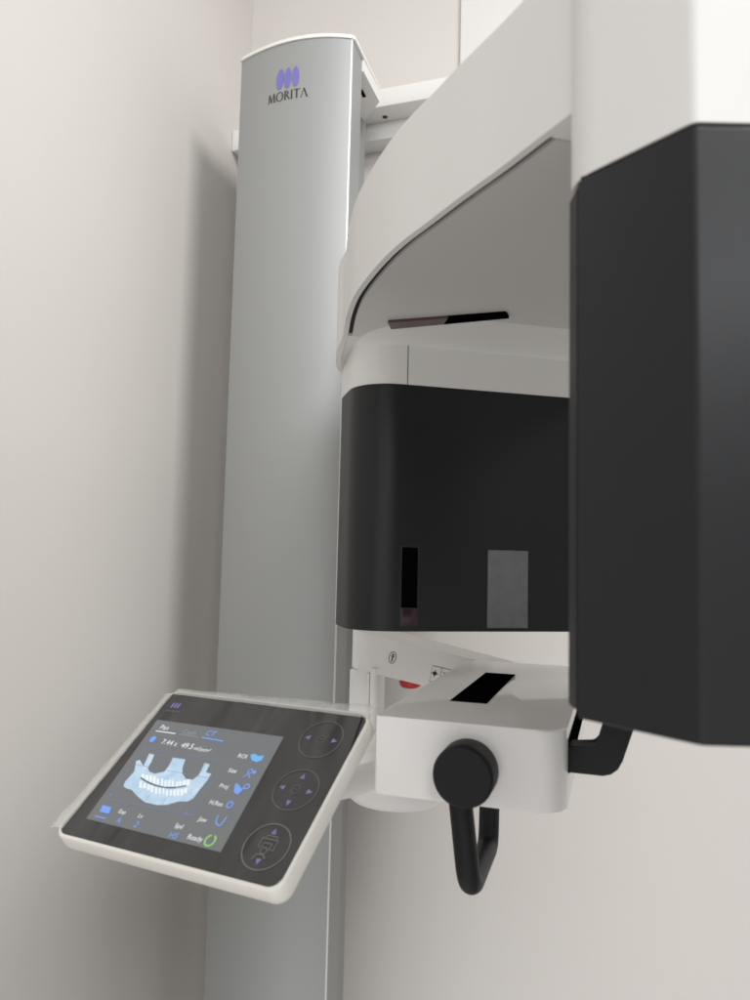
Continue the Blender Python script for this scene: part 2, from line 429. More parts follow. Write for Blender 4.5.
# underside: outer rim, groove, and the solid above the groove
io = inset(ring, 0.006); ig = inset(ring, 0.011)
def ring_face(bm, A, B):
    for i in range(len(A)):
        j = (i + 1) % len(A)
        if (A[i].co - A[j].co).length < 1e-7: continue
        bm.faces.new((A[i], A[j], B[j], B[i]))
rz = [ZB if zb < 1.64 else zb for _, _, zb in ring]
o1 = [bm.verts.new((r_[0], r_[1], z)) for r_, z in zip(ring, rz)]; o2 = [bm.verts.new((q.x, q.y, z)) for q, z in zip(io, rz)]
o3 = [bm.verts.new((q.x, q.y, ZB + 0.006)) for q in io]
ring_face(bm, o1, o2); ring_face(bm, o2, o3)
bm.faces.new(o3)
# neck of the tube head, closed underneath and at its back
neck_back = [P0b, V((0.10, 0.560)), V((0.19, 0.60)), P3]
hr = [V(r[:2]) for r in ring[head_start + 1:head_end + 1]]
nb = hr + neck_back[::-1][1:-1]
bm.faces.new([bm.verts.new((q.x, q.y, ZH)) for q in nb])
bk = neck_back
for a, b in zip(bk, bk[1:]):
    bm.faces.new([bm.verts.new(p) for p in ((a.x, a.y, ZH), (b.x, b.y, ZH), (b.x, b.y, ZB + 0.004), (a.x, a.y, ZB + 0.004))])
bmesh.ops.remove_doubles(bm, verts=bm.verts, dist=1e-6)
arm = link_mesh('rotating_arm', bm, M['white'], root, smooth=28)
tag(arm, 'broad white curved arm overhead')

# underside panel, dark strip standing in for the groove's shade
def split_plan(pts, cut_front):
    return [q for q in pts]
gl = inset(ring, 0.0062); gp = inset(ring, 0.0108)
def under_poly(ins):
    ii = inset(ring, ins); L_ = [ii[i] for i in range(len(leftc)) if leftc[i].y > -0.912]; 
    R2 = [ii[head_end + 2 + i] for i in range(len(right)) if right[i].y > -0.912]
    return L_, R2
cutp = [V(at(548, 137, 'z', ZB)[:2]), V(at(573, 142, 'z', ZB)[:2])]
cd = (cutp[1] - cutp[0]).normalized(); cn = V((-cd.y, cd.x))
if cn.dot(V(uv(U0, -0.9)) - cutp[0]) < 0: cn = -cn
def clip(poly_pts, d=0.0):
    """keep the detector side of the panel's front end"""
    out = []; m = len(poly_pts)
    for i in range(m):
        a = poly_pts[i]; b = poly_pts[(i + 1) % m]; fa = (a - cutp[0]).dot(cn) - d; fb = (b - cutp[0]).dot(cn) - d
        if fa >= 0: out.append(a)
        if fa * fb < 0: out.append(a + (b - a) * (fa / (fa - fb)))
    return out
L_, R2 = under_poly(0.0062); groove_shade = clip(L_ + R2)
bm = bmesh.new(); add_prism(bm, [(q.x, q.y) for q in groove_shade], ZB + 0.0035, ZB + 0.0058)
link_mesh('recess_shade', bm, M['gap'], arm)  # no separate part: paints the shade inside the groove
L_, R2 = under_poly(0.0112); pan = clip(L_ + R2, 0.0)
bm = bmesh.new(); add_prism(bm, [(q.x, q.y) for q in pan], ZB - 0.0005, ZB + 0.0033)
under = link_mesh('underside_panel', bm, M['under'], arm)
# rim of the arm in front of the panel (fills the groove between panel and neck)
L_, R2 = under_poly(0.0061); full = L_ + R2
front_fill = []
for i in range(len(full)):
    a = full[i]; b = full[(i + 1) % len(full)]; fa = -((a - cutp[0]).dot(cn)) - 0.001; fb = -((b - cutp[0]).dot(cn)) - 0.001
    if fa >= 0: front_fill.append(a)
    if fa * fb < 0: front_fill.append(a + (b - a) * (fa / (fa - fb)))
bm = bmesh.new(); add_prism(bm, [(q.x, q.y) for q in front_fill], ZB - 0.0003, ZB + 0.0057)
link_mesh('underside_cover', bm, M['white'], arm)
# solid rear cheek where the arm drops behind the detector
ck = inset(ring, 0.0055)
ckl = [ck[i] for i in range(len(leftc)) if leftc[i].y <= -0.908]; ckr = [ck[head_end + 2 + i] for i in range(len(right)) if right[i].y <= -0.908]
bm = bmesh.new()
vb_ = [bm.verts.new((q.x, q.y, ZB - 0.0004 - 0.0155 * max(0.0, min(1.0, (-0.915 - to_uv(q)[1]) / 0.06)))) for q in ckl + ckr]
vt_ = [bm.verts.new((q.x, q.y, ZB + 0.0057)) for q in ckl + ckr]
for i in range(len(vb_)): bm.faces.new((vb_[i], vb_[(i + 1) % len(vb_)], vt_[(i + 1) % len(vb_)], vt_[i]))
tri = tessellate_polygon([[V((v.co.x, v.co.y, 0)) for v in vb_]])
for t in tri: bm.faces.new([vb_[k] for k in t]); 
for t in tri: bm.faces.new([vt_[k] for k in t])
link_mesh('rear_cheek', bm, M['white'], arm)
# laser slot in the underside
sl = [at(x, y, 'z', ZB - 0.004) for x, y in ((388, 323), (506, 314), (509, 318.5), (391, 329.5))]
mid_t = sl[0].lerp(sl[1], 0.52); mid_b = sl[3].lerp(sl[2], 0.46)
bm = bmesh.new(); add_prism(bm, [p[:2] for p in (mid_t, sl[1], sl[2], mid_b)], ZB - 0.004, ZB - 0.0006)
slot = link_mesh('laser_slot', bm, M['jet'], arm)
bm = bmesh.new(); add_prism(bm, [p[:2] for p in (sl[0], mid_t.lerp(sl[0], 0.0005), mid_b.lerp(sl[3], 0.0005), sl[3])], ZB - 0.0039, ZB - 0.0006)
link_mesh('laser_filter', bm, M['maroon_l'], arm)

# ---------------- detector housing
DU0, DU1, DV0, DV1 = 0.1935, 0.562, -1.015, -0.9005
DZ0, DZ1 = 1.3155, 1.6245
dpts = round_rect(DU0, DU1, DV0, DV1, (0.012, 0.012, 0.055, 0.055), 10)
bm = prism([uv(*q) for q in dpts], DZ0, DZ1, 0.0022, 2)
det = link_mesh('detector_housing', bm, M['black_g'], root)
tag(det, 'black detector housing with a dark slot and a grey square window')
dpts2 = round_rect(DU0 + 0.0008, DU1 - 0.0008, DV0, DV1 - 0.0008, (0.012, 0.012, 0.055, 0.055), 10)
# collar: straight band then a shallow cove out to the ceiling
bm = bmesh.new()
top = round_rect(DU0 + 0.002, DU1 - 0.002, DV0 + 0.001, DV1 + 0.098, (0.012, 0.012, 0.13, 0.13), 10)
lv = [(dpts2, DZ1 + 0.0012, 0), (dpts2, 1.6760, 0)]
for k in range(1, 7):
    t = k / 6; f = 1 - math.cos(t * math.pi / 2); g = math.sin(t * math.pi / 2)
    lv.append(([(a[0] + (b[0] - a[0]) * f, a[1] + (b[1] - a[1]) * f) for a, b in zip(dpts2, top)], 1.6760 + 0.0085 * g, 0))
vs = [[bm.verts.new((*uv(*q), z)) for q in pts] for pts, z, _ in lv]
for a, b in zip(vs, vs[1:]):
    for i in range(len(a)): bm.faces.new((a[i], a[(i + 1) % len(a)], b[(i + 1) % len(a)], b[i]))
bm.faces.new(vs[0][::-1]); bm.faces.new(vs[-1])
collar = link_mesh('detector_collar', bm, M['white'], det, smooth=40)
# seam in the collar
ps = to_uv(at_plane(408, 368, V((*uv(DU0, DV1), 0)), V((EV.x, EV.y, 0))))
bm = bmesh.new()
su = ps[0]
def uvz(u, v, z): q = uv(u, v); return V((q[0], q[1], z))
for (v0, v1, z0, z1) in ((DV1 - 0.004, DV1 - 0.0004, DZ1 + 0.0013, 1.676),):
    add_hexa(bm, [uvz(su - 0.0004, v0, z0), uvz(su + 0.0004, v0, z0), uvz(su + 0.0004, v1, z0), uvz(su - 0.0004, v1, z0),
                  uvz(su - 0.0004, v0, z1), uvz(su + 0.0004, v0, z1), uvz(su + 0.0004, v1, z1), uvz(su - 0.0004, v1, z1)])
link_mesh('collar_seam', bm, M['gap'], det)
# white rear shell
rp = round_rect(DU0 + 0.0035, DU1 - 0.0035, -1.055, -0.985, (0.03, 0.03, 0.004, 0.004), 6)
bm = prism([uv(*q) for q in rp], DZ0 + 0.004, 1.684, 0.002, 2)
link_mesh('rear_shell', bm, M['white'], det)
# windows on the detector face
DF = Frame(V((*uv(DU0, DV1), 0)), (WV.x, WV.y, 0), (0, 0, 1))
assert DF.n.dot(V((EV.x, EV.y, 0))) > 0 or True
def face_box(bm, F, x0, y0, x1, y1, h0, h1, bw=0.0):
    a = F.px(x0, y0); b = F.px(x1, y1); u0, u1 = sorted((a[0], b[0])); w0, w1 = sorted((a[1], b[1]))
    add_hexa(bm, [F.P(u0, w0, h0), F.P(u1, w0, h0), F.P(u1, w1, h0), F.P(u0, w1, h0), F.P(u0, w0, h1), F.P(u1, w0, h1), F.P(u1, w1, h1), F.P(u0, w1, h1)], bw)
if DF.n.dot(V((EV.x, EV.y, 0))) < 0: DF.n = -DF.n
bm = bmesh.new(); face_box(bm, DF, 402, 547, 417, 608, -0.002, 0.0006, 0.0003); link_mesh('sensor_slot', bm, M['jet'], det)
bm = bmesh.new(); face_box(bm, DF, 402, 608.3, 417, 626.5, -0.002, 0.0005, 0.0003); link_mesh('sensor_filter', bm, M['maroon'], det)
bm = bmesh.new(); face_box(bm, DF, 487.4, 549.4, 528.1, 628.6, -0.002, 0.0003, 0.0002); link_mesh('window_frame', bm, M['frame'], det)
bm = bmesh.new(); face_box(bm, DF, 401.5, 546.4, 417.5, 627.1, -0.002, 0.0003, 0.0002); link_mesh('slot_frame', bm, M['frame'], det)
bm = bmesh.new(); face_box(bm, DF, 488, 550, 527.5, 628, -0.002, 0.0005, 0.0003); link_mesh('grey_window', bm, M['grey_w'], det)

# ---------------- tube head
HZ0, HZ1 = 1.3140, 1.6320
hfront = [P0] + rounded_corner(P1, P0, P2, 0.003, 2) + rounded_corner(P2, P1, P3, 0.02, 4) + [P3 + V((0, -0.004)), V((0.05, 0.53))]
bm = prism([(q.x, q.y) for q in hfront], HZ0, HZ1, 0.0022, 2, vert=False)
head = link_mesh('tube_head', bm, M['black'], root)
tag(head, 'large black tube head hanging close at the right')
bx = P0b + V((-0.0012, 0.004)); hb = [P0 + V((-0.0006, 0.003)), V((0.048, 0.533)), P3, neck_back[2] + V((0, -0.002)), neck_back[1], bx + V((0.004, 0.006)), bx]
bm = prism([(q.x, q.y) for q in hb], HZ0 + 0.003, HZ1 - 0.001, 0.003, 2)
link_mesh('head_rear_shell', bm, M['black'], head)
bm = prism([(q.x, q.y) for q in inset(hfront, 0.0012)], HZ1 - 0.0005, ZH + 0.0005); link_mesh('head_gap_shade', bm, M['gap'], head)  # dark filler that paints the shade between white neck and black cover

# ---------------- carriage behind the arm, holding arm and patient table
bm = bmesh.new()
add_box(bm, (-0.470, 1.30, 1.335), (-0.26, 1.50, 1.90), 0.012, 3)
add_box(bm, (-0.515, 1.37, 1.36), (-0.468, 1.48, 1.88))
carr = link_mesh('carriage', bm, M['white'], root)
bm = bmesh.new()
a = V((-0.38, 1.31, 0)); b = V((*uv(U0, -0.66), 0)); d = (b - a).normalized(); s = V((-d.y, d.x, 0)) * 0.055
add_hexa(bm, [a - s + V((0, 0, 1.806)), b - s + V((0, 0, 1.806)), b + s + V((0, 0, 1.806)), a + s + V((0, 0, 1.806)),
              a - s + V((0, 0, 1.88)), b - s + V((0, 0, 1.88)), b + s + V((0, 0, 1.88)), a + s + V((0, 0, 1.88))], 0.006)
link_mesh('overhead_support', bm, M['white'], root)

# ---------------- patient table (white gloss box) with slot, knob, handles
TX0, TX1, TY0, TY1, TZ0, TZ1 = -0.2205, -0.0455, 0.690, 1.145, 1.184, 1.2555
tp = round_rect(TX0, TX1, TY0, TY1, (0.003, 0.024, 0.02, 0.01), 8)
bm = prism(tp, TZ0, TZ1, 0.0022, 3)
table = link_mesh('patient_table', bm, M['gloss'], root)
tag(table, 'glossy white patient support box with a black slot on top')
bm = bmesh.new()
sp = [at(x, y, 'z', TZ1) for x, y in ((451, 701), (486, 705), (515, 675), (484, 673))]
x0 = (sp[0].x + sp[3].x) / 2; x1 = (sp[1].x + sp[2].x) / 2
add_box(bm, (x0, 0.795, TZ1 - 0.004), (x1, 1.02, TZ1 + 0.0006), 0.0004, 1)
link_mesh('table_slot', bm, M['jet'], table)
# knob
kc = at(462, 778, 'y', TY0 - 0.030); kr = 0.0305 * (TY0 - 0.030 + 0.06) / 0.72
bm = bmesh.new()
r = 0.0272
add_lathe(bm, (kc.x, TY0 + 0.0005, kc.z), (0, -1, 0), [(0, 0), (r, 0), (r, 0.026), (r - 0.0008, 0.0285), (r - 0.0026, 0.030), (0, 0.0300)], 64)
link_mesh('knob', bm, M['rubber'], table)
# looped handle under the table
def dense(pts, rad, n=6):
    out = [V(pts[0])]
    for i in range(1, len(pts) - 1):
        p = V(pts[i]); a = V(pts[i - 1]); b = V(pts[i + 1]); r_ = min(rad[i], (p - a).length * 0.49, (b - p).length * 0.49)
        for k in range(n + 1):
            t = k / n; q0 = p + (a - p).normalized() * r_; q1 = p + (b - p).normalized() * r_
            out.append(q0 * (1 - t) ** 2 + p * 2 * t * (1 - t) + q1 * t * t)
    out.append(V(pts[-1])); return out
yn, yf = 0.722, 0.862
n_top = at(459.5, 806, 'y', yn); n_bot = at(469.5, 888, 'y', yn); f_top = at(490, 812, 'y', yf); f_bend = at(488.5, 845, 'y', yf)
bm = bmesh.new()
add_tube(bm, dense([V((n_top.x, yn, TZ0 - 0.0005)), V((n_bot.x, yn, n_bot.z)), V((f_bend.x, yf, f_bend.z)), V((f_top.x, yf, TZ0 - 0.0005))],
                   [0, 0.022, 0.02, 0], 8), 0.0112, 24)
link_mesh('loop_handle', bm, M['rubber'], table)
# flat angled handle on the right side
yy = 0.722
hp = [at(x, y, 'y', yy) for x, y in ((566, 745.5), (591, 747), (595.5, 746), (598, 741), (604, 722), (612, 698), (640, 702), (633.5, 730), (622.5, 762), (618, 770), (611, 775), (603, 776.5), (566, 772.5))]
bm = bmesh.new(); th = 0.026
fa = [bm.verts.new((p.x, yy, p.z)) for p in hp]; fb = [bm.verts.new((p.x, yy + th, p.z)) for p in hp]
bm.faces.new(fa); bm.faces.new(fb[::-1])
for i in range(len(hp)): bm.faces.new((fa[i], fb[i], fb[(i + 1) % len(hp)], fa[(i + 1) % len(hp)]))
bevel(bm, [e for e in bm.edges if abs(e.verts[0].co.y - e.verts[1].co.y) < 1e-6], 0.0012, 2)
link_mesh('side_handle', bm, M['rubber'], table)
bm = bmesh.new(); add_box(bm, (TX1 - 0.002, 0.722, 1.2125), (TX1 + 0.0012, 0.98, 1.243), 0.0004, 1)
link_mesh('side_groove', bm, M['jet'], table)

# ---------------- beam from the carriage to the table
bm = bmesh.new()
def beam_pt(px, py, d): return at_depth(px, py, d)
A0 = beam_pt(347, 628, 1.15); A1 = beam_pt(470, 658.5, 1.15); B1 = beam_pt(428, 693, 1.15)
zA = 1.298; hA = 0.062
nx = 14
prof = []
fr = []
for k in range(nx + 1):
    t = k / nx
    fr.append(V((A0.x + (-0.02 - A0.x) * t, 0, 0)))
# plan: rounded left end then a straight run to the right; top and bottom edges fall together
planf = [V((-0.3985, 1.150)), V((-0.3975, 1.118)), V((-0.3920, 1.103)), V((-0.3800, 1.0985))] + [V((-0.36, 1.1045)), V((-0.29, 1.1275)), V((-0.215, 1.153)), V((-0.10, 1.185))]
planb = [V((-0.3985, 1.165)), V((-0.397, 1.172)), V((-0.392, 1.178)), V((-0.38, 1.182)), V((-0.345, 1.188)), V((-0.27, 1.196)), V((-0.19, 1.204)), V((-0.07, 1.215))]
def ztop(x): return 1.2975 - (x + 0.398) * (0.0405 / 0.178)
rows = []
for f_, b_ in zip(planf, planb):
    zt = ztop(f_.x); h_ = 0.0575
    rows.append([bm.verts.new((f_.x, f_.y, zt - h_)), bm.verts.new((f_.x, f_.y, zt)), bm.verts.new((b_.x, b_.y, zt)), bm.verts.new((b_.x, b_.y, zt - h_))])
for a, b in zip(rows, rows[1:]):
    for k in range(4): bm.faces.new((a[k], b[k], b[(k + 1) % 4], a[(k + 1) % 4]))
bm.faces.new(rows[0]); bm.faces.new(rows[-1][::-1])
beam = link_mesh('table_beam', bm, M['white_b'], root, smooth=40)
# posts and swivel block under it
bm = bmesh.new()
add_box(bm, (-0.3995, 1.112, 1.06), (-0.3665, 1.19, ztop(-0.385) - 0.0600), 0.003, 2)
add_box(bm, (-0.3690, 1.1085, 1.06), (-0.3655, 1.19, ztop(-0.367) - 0.0600), 0.001, 1)
link_mesh('lower_post', bm, M['white_b'], root)
bm = bmesh.new()
add_lathe(bm, (-0.3585, 1.111, 1.125), (0, 0, 1), [(0, 0), (0.0062, 0), (0.0062, 0.108), (0.0085, 0.114), (0, 0.114)], 20)
link_mesh('guide_rod', bm, M['white_b'], root)
bm = bmesh.new()
add_lathe(bm, (-0.335, 1.165, 1.030), (0, 0, 1), [(0, 0), (0.055, 0.0), (0.070, 0.003), (0.078, 0.010), (0.081, 0.020), (0.081, 0.088), (0.078, 0.092), (0, 0.092)], 56)
add_box(bm, (-0.385, 1.085, 1.118), (-0.345, 1.14, 1.145), 0.004, 2)
swv = link_mesh('swivel_block', bm, M['white_b'], root)
# emergency button hanging below the beam
e0 = at_depth(399, 681, 1.165)
bm = bmesh.new()
bx_ = V((-0.313, 1.135, ztop(-0.313) - 0.0575))
add_lathe(bm, (bx_.x, bx_.y + 0.02, bx_.z), (0.0, 0.0, -1), [(0, -0.004), (0.0175, -0.004), (0.0175, 0.008), (0.0165, 0.0115), (0.013, 0.0145), (0.006, 0.016), (0, 0.0162)], 32)
link_mesh('emergency_button', bm, M['red'], root)
# printed marks on the beam side
b0, b1 = V((-0.36, 1.1045, 0)), V((-0.215, 1.153, 0)); bd = (b1 - b0).normalized()
BF = Frame(V((-0.36, 1.1045, ztop(-0.36))), V((bd.x, bd.y, -0.0405 / 0.178 * bd.x)), (0, 0, 1))
if BF.n.dot(V((0, -1, 0))) < 0: BF.n = -BF.n
c = BF.px(392.5, 657.5); e = BF.px(396, 658); t = BF.px(392.5, 651.5)
rr = abs(t[1] - c[1]); 
bm = bmesh.new()
stroke(bm, BF, ellipse(c[0], c[1], rr * 0.6, rr, 28), 0.0009, 0.0004, True)
stroke(bm, BF, [(c[0], c[1] - rr * 0.7), (c[0], c[1] + rr * 0.15)], 0.0018, 0.0004)
stroke(bm, BF, [(c[0] - rr * 0.3, c[1] + rr * 0.2), (c[0] + rr * 0.3, c[1] + rr * 0.2)], 0.0014, 0.0004)
poly(bm, BF, ellipse(c[0], c[1] + rr * 0.5, rr * 0.18, rr * 0.18, 12), 0.0004)
link_mesh('beam_symbol', bm, M['ink'], beam)
bm = bmesh.new()
lb = [BF.px(432.8, 665.5), BF.px(432.8, 682)]; w = 0.060; h_ = abs(lb[0][1] - lb[1][1])
x0, y1 = lb[0]; y0 = y1 - h_
stroke(bm, BF, [(x0, y0), (x0 + w, y0), (x0 + w, y1), (x0, y1)], 0.0009, 0.0004, True)
stroke(bm, BF, [(x0 + 0.0145, y0), (x0 + 0.0145, y1)], 0.0008, 0.0004)
poly(bm, BF, ellipse(x0 + 0.0055, y0 + h_ * 0.55, 0.0032, 0.0032, 16), 0.0004)
for k in range(4):
    a = math.pi / 2 * k; stroke(bm, BF, [(x0 + 0.0055, y0 + h_ * 0.55), (x0 + 0.0055 + 0.006 * math.cos(a), y0 + h_ * 0.55 + 0.006 * math.sin(a))], 0.0010, 0.0004)
stroke(bm, BF, [(x0 + 0.0175, y0 + h_ * 0.72), (x0 + 0.031, y0 + h_ * 0.72)], 0.0012, 0.0004)
stroke(bm, BF, [(x0 + 0.0175, y0 + h_ * 0.45), (x0 + 0.045, y0 + h_ * 0.45)], 0.0012, 0.0004)
link_mesh('beam_marking', bm, M['ink'], beam)

# ---------------- touch control panel
S = 0.85 / 0.60
pa = V((0.176, -0.031, 0.002)) * S; pb = V((-0.009, -0.105, -0.077)) * S
po = CAM + (V((-0.344, 0.530, 1.293)) - CAM) * S
PF = Frame(po, pa, -pb)            # u to the right, v up the face, n towards the viewer
cor = [PF.px(*q) for q in ((168.3, 691.5), (363.9, 714.8), (283.6, 891.2), (61, 833.3))]
ul = (cor[0][0] + cor[3][0]) / 2; ur = (cor[1][0] + cor[2][0]) / 2; vt = (cor[0][1] + cor[1][1]) / 2; vb = (cor[2][1] + cor[3][1]) / 2
RIM = 0.0032
hpl = round_rect(ul - RIM, ur + RIM, vb - RIM, vt + RIM, 0.0135, 8)
bm = bmesh.new()
def inset2(pts, d): return [(q.x, q.y) for q in inset([(p[0], p[1], 0) for p in pts], d)]
lv = [(inset2(hpl, 0.0012), 0.0), (inset2(hpl, 0.0004), -0.0006), (hpl, -0.002), (hpl, -0.016), (inset2(hpl, 0.002), -0.0205), (inset2(hpl, 0.008), -0.0235), (inset2(hpl, 0.03), -0.0245)]
vs = [[bm.verts.new(PF.P(p[0], p[1], h)) for p in pts] for pts, h in lv]
for a, b in zip(vs, vs[1:]):
    for i in range(len(a)): bm.faces.new((a[i], a[(i + 1) % len(a)], b[(i + 1) % len(a)], b[i]))
bm.faces.new(vs[0]); bm.faces.new(vs[-1][::-1])
panel = link_mesh('control_panel', bm, M['ivory'], root, smooth=40)
tag(panel, 'ivory framed touch control panel wrapped in clear film, screen lit')
gpl = round_rect(ul, ur, vb, vt, 0.011, 8)
bm = bmesh.new()
vs = [[bm.verts.new(PF.P(p[0], p[1], h)) for p in pts] for pts, h in ((gpl, -0.001), (gpl, 0.0004), (inset2(gpl, 0.0005), 0.0008))]
for a, b in zip(vs, vs[1:]):
    for i in range(len(a)): bm.faces.new((a[i], a[(i + 1) % len(a)], b[(i + 1) % len(a)], b[i]))
bm.faces.new(vs[-1])
link_mesh('glass_face', bm, M['glass'], panel)
# screen
sc = [PF.px(*q) for q in ((157.6, 720.4), (284, 737.7), (221, 853), (86.7, 819.3))]
bm = bmesh.new(); poly(bm, PF, sc[::-1], 0.0009, 0.0002); link_mesh('screen', bm, M['screen'], panel)
H1, H2, H3, H4 = 0.0014, 0.0018, 0.0022, 0.0026
def Z(x, y): return (80 + x / 3.75, 730 + y / 3.75)      # enlarged view of the screen -> photo pixel
def zp(*pts): return [PF.px(*Z(*q)) for q in pts]
# jaw scan
jaw = zp((165, 214), (172, 196), (205, 160), (213, 120), (226, 116), (240, 138), (250, 118), (262, 92), (280, 96), (270, 122), (256, 146), (262, 160), (282, 168),
         (318, 160), (334, 140), (350, 107), (397, 114), (386, 146), (386, 168), (400, 188), (426, 190), (448, 172), (470, 127), (488, 133), (474, 163), (494, 168),
         (480, 192), (452, 226), (425, 262), (405, 272), (370, 272), (330, 284), (290, 285), (245, 274), (215, 250), (196, 228), (175, 222))
bm = bmesh.new(); poly(bm, PF, jaw, H1, 0.0001); link_mesh('jaw_image', bm, M['s_pale'], panel)
bm = bmesh.new()
def tooth(x, y, w, h):
    poly(bm, PF, zp((x - w, y - h), (x + w * 0.9, y - h), (x + w * 0.7, y + h), (x - w * 1.2, y + h)), H2, 0.0001)
import random
random.seed(4)
for k in range(13):
    t = k / 12; x = 236 + 168 * t; y = 188 + 38 * math.sin(math.pi * (0.05 + 0.62 * t)) * 0.9
    e = abs(t - 0.5) * 2; wd = 3.6 + 2.4 * e + random.uniform(-0.6, 0.6)
    tooth(x + 4 + random.uniform(-1, 1), y - 13 - random.uniform(0, 5), wd, 8 + 3 * (1 - e) + random.random() * 4)
    tooth(x - 4 + random.uniform(-1, 1), y + 14 + random.uniform(0, 5), wd * 0.92, 8 + 3 * (1 - e) + random.random() * 4)
link_mesh('teeth_image', bm, M['s_white'], panel)
bm = bmesh.new()
stroke(bm, PF, spline([V(q) for q in zp((231, 185), (262, 204), (300, 218), (350, 223), (402, 216))], 5), 0.0014, H3)
link_mesh('bite_line', bm, M['s_dark'], panel)
# frame and grid lines
bm = bmesh.new()
fr_ = zp((243, 71), (540, 125), (426, 324), (108, 264))
stroke(bm, PF, fr_[0:3] , 0.0007, H1); stroke(bm, PF, [fr_[2], fr_[3]], 0.0008, H1); stroke(bm, PF, [fr_[3], fr_[0]], 0.0005, H1)
for t in (0.22, 0.42, 0.62, 0.82):
    a = V(fr_[0]).lerp(V(fr_[1]), t); b = V(fr_[3]).lerp(V(fr_[2]), t); stroke(bm, PF, [a, a.lerp(b, 0.25)], 0.0004, H1 - 0.0001); stroke(bm, PF, [a.lerp(b, 0.8), b], 0.0004, H1 - 0.0001)
a = V(fr_[0]).lerp(V(fr_[3]), 0.33); b = V(fr_[1]).lerp(V(fr_[2]), 0.33); stroke(bm, PF, [a, b], 0.0004, H1 - 0.0001)
poly(bm, PF, zp((390, 322), (402, 306), (412, 326)), H1); poly(bm, PF, zp((112, 244), (126, 240), (120, 256)), H1)
link_mesh('scan_frame', bm, M['s_line'], panel)
# writing on the screen
def T(txt, x, y, size, m='s_white'):
    a, b = PF.px(x, y); bm = bmesh.new(); text_polys(bm, PF, txt, a, b, size, H2, 'LEFT'); link_mesh('screen_lettering', bm, M[m], panel)
T('Pan', 159.5, 730.0, 0.0085); T('7.44 s', 161, 744.8, 0.0088); T('49.5', 180.5, 748.5, 0.0092); T('mGycm\u00b2', 193.5, 750.8, 0.0062)
T('ROI', 237.5, 758.5, 0.0066); T('Size', 228, 773.0, 0.0064); T('Proj', 219, 788.5, 0.0064); T('H.Res', 209, 805.0, 0.0064); T('Jaw', 198.5, 822, 0.0064)
T('Exp', 118.5, 814.0, 0.0060); T('Lv', 138, 818.5, 0.0060); T('Spd', 174.5, 828.5, 0.0064); T('Ready', 187, 839.8, 0.0068)
T('Ceph', 182.5, 734.5, 0.0080, 's_dim')
bm = bmesh.new(); stroke(bm, PF, [PF.px(180, 735.5), PF.px(199, 738.6)], 0.0007, H2)
link_mesh('tab_underline', bm, M['s_dim'], panel)
bm = bmesh.new(); stroke(bm, PF, [PF.px(156.5, 732.2), PF.px(176.2, 735)], 0.0011, H2); link_mesh('tab_underline', bm, M['s_white'], panel)
for txt, x, y, z in (('CT', 205, 736.5, 0.0095), ('A', 115.8, 823.5, 0.0085), ('2', 133.5, 828, 0.0090), ('HS', 168, 838.5, 0.0085)): T(txt, x, y, z, 's_blue')
def icon(name, *shapes):
    bm = bmesh.new()
    for f, *a in shapes: f(bm, PF, *a)
    link_mesh(name, bm, M['s_blue'], panel)
icon('tab_underline', (stroke, [PF.px(202.2, 738.8), PF.px(223.8, 742.6)], 0.0014, H2))
icon('round_icon', (poly, ellipse(*PF.px(153.5, 740.5), 0.0032, 0.0040, 20), H2))
icon('square_icon', (poly, [PF.px(*q) for q in ((103.5, 806.5), (112, 808.5), (110, 815), (100.5, 813))], H2))
icon('icon_underline', (stroke, [PF.px(96, 817.5), PF.px(106.5, 820)], 0.0012, H2))
icon('round_icon', (stroke, ellipse(*PF.px(230.5, 806.3), 0.0028, 0.0032, 20), 0.0012, H2, True))
icon('jaw_icon', (stroke, spline([V(PF.px(*q)) for q in ((219.5, 816.5), (217, 822.5), (218, 826), (221.5, 826.5), (227.5, 818.5))], 5), 0.0012, H2))
icon('patient_icon', (stroke, ellipse(*PF.px(251, 772.8), 0.0022, 0.0026, 16), 0.001, H2, True),
     (stroke, [PF.px(243.5, 779), PF.px(247, 776), PF.px(249.5, 776.5), PF.px(250.5, 779.5)], 0.001, H2), (poly, ellipse(*PF.px(255, 773.5), 0.0018, 0.002, 12), H2))
icon('projection_icon', (poly, [PF.px(*q) for q in ((236, 785), (239, 785.5), (243, 791.5), (238, 796), (234.5, 793.5))], H2),
     (stroke, ellipse(*PF.px(247.5, 788), 0.0026, 0.0026, 16), 0.0012, H2, True), (stroke, [PF.px(241, 792), PF.px(245, 789)], 0.0012, H2))
bm = bmesh.new()
poly(bm, PF, [PF.px(*q) for q in ((252, 756), (255.5, 755.2), (259, 757.6), (264.5, 757), (262.5, 761.5), (257.5, 763.5), (252.5, 761.5), (251.2, 758))][::-1], H2)
link_mesh('arch_icon', bm, M['s_cyan'], panel)
bm = bmesh.new()
g0 = PF.px(211, 842.0); stroke(bm, PF, [(g0[0] + 0.0048 * math.cos(t), g0[1] + 0.0052 * math.sin(t)) for t in [math.radians(110 + 320 * k / 24) for k in range(25)]], 0.0016, H2)
link_mesh('ready_ring', bm, M['s_green'], panel)
# logo on the glass
bm = bmesh.new()
for k, x in enumerate((173.2, 176.3, 179.3)):
    c = PF.px(x, 706.0 + 0.25 * k); poly(bm, PF, ellipse(c[0], c[1], 0.0014, 0.0042, 16), 0.0010)
link_mesh('panel_emblem', bm, M['violet'], panel)
bm = bmesh.new(); a = PF.px(166.2, 712.0); b = PF.px(179.5, 713.6)
write_logo(bm, PF, a[0], b[0], min(a[1], b[1]), 0.0028, 0.0010)
link_mesh('panel_lettering', bm, M['line'], panel)
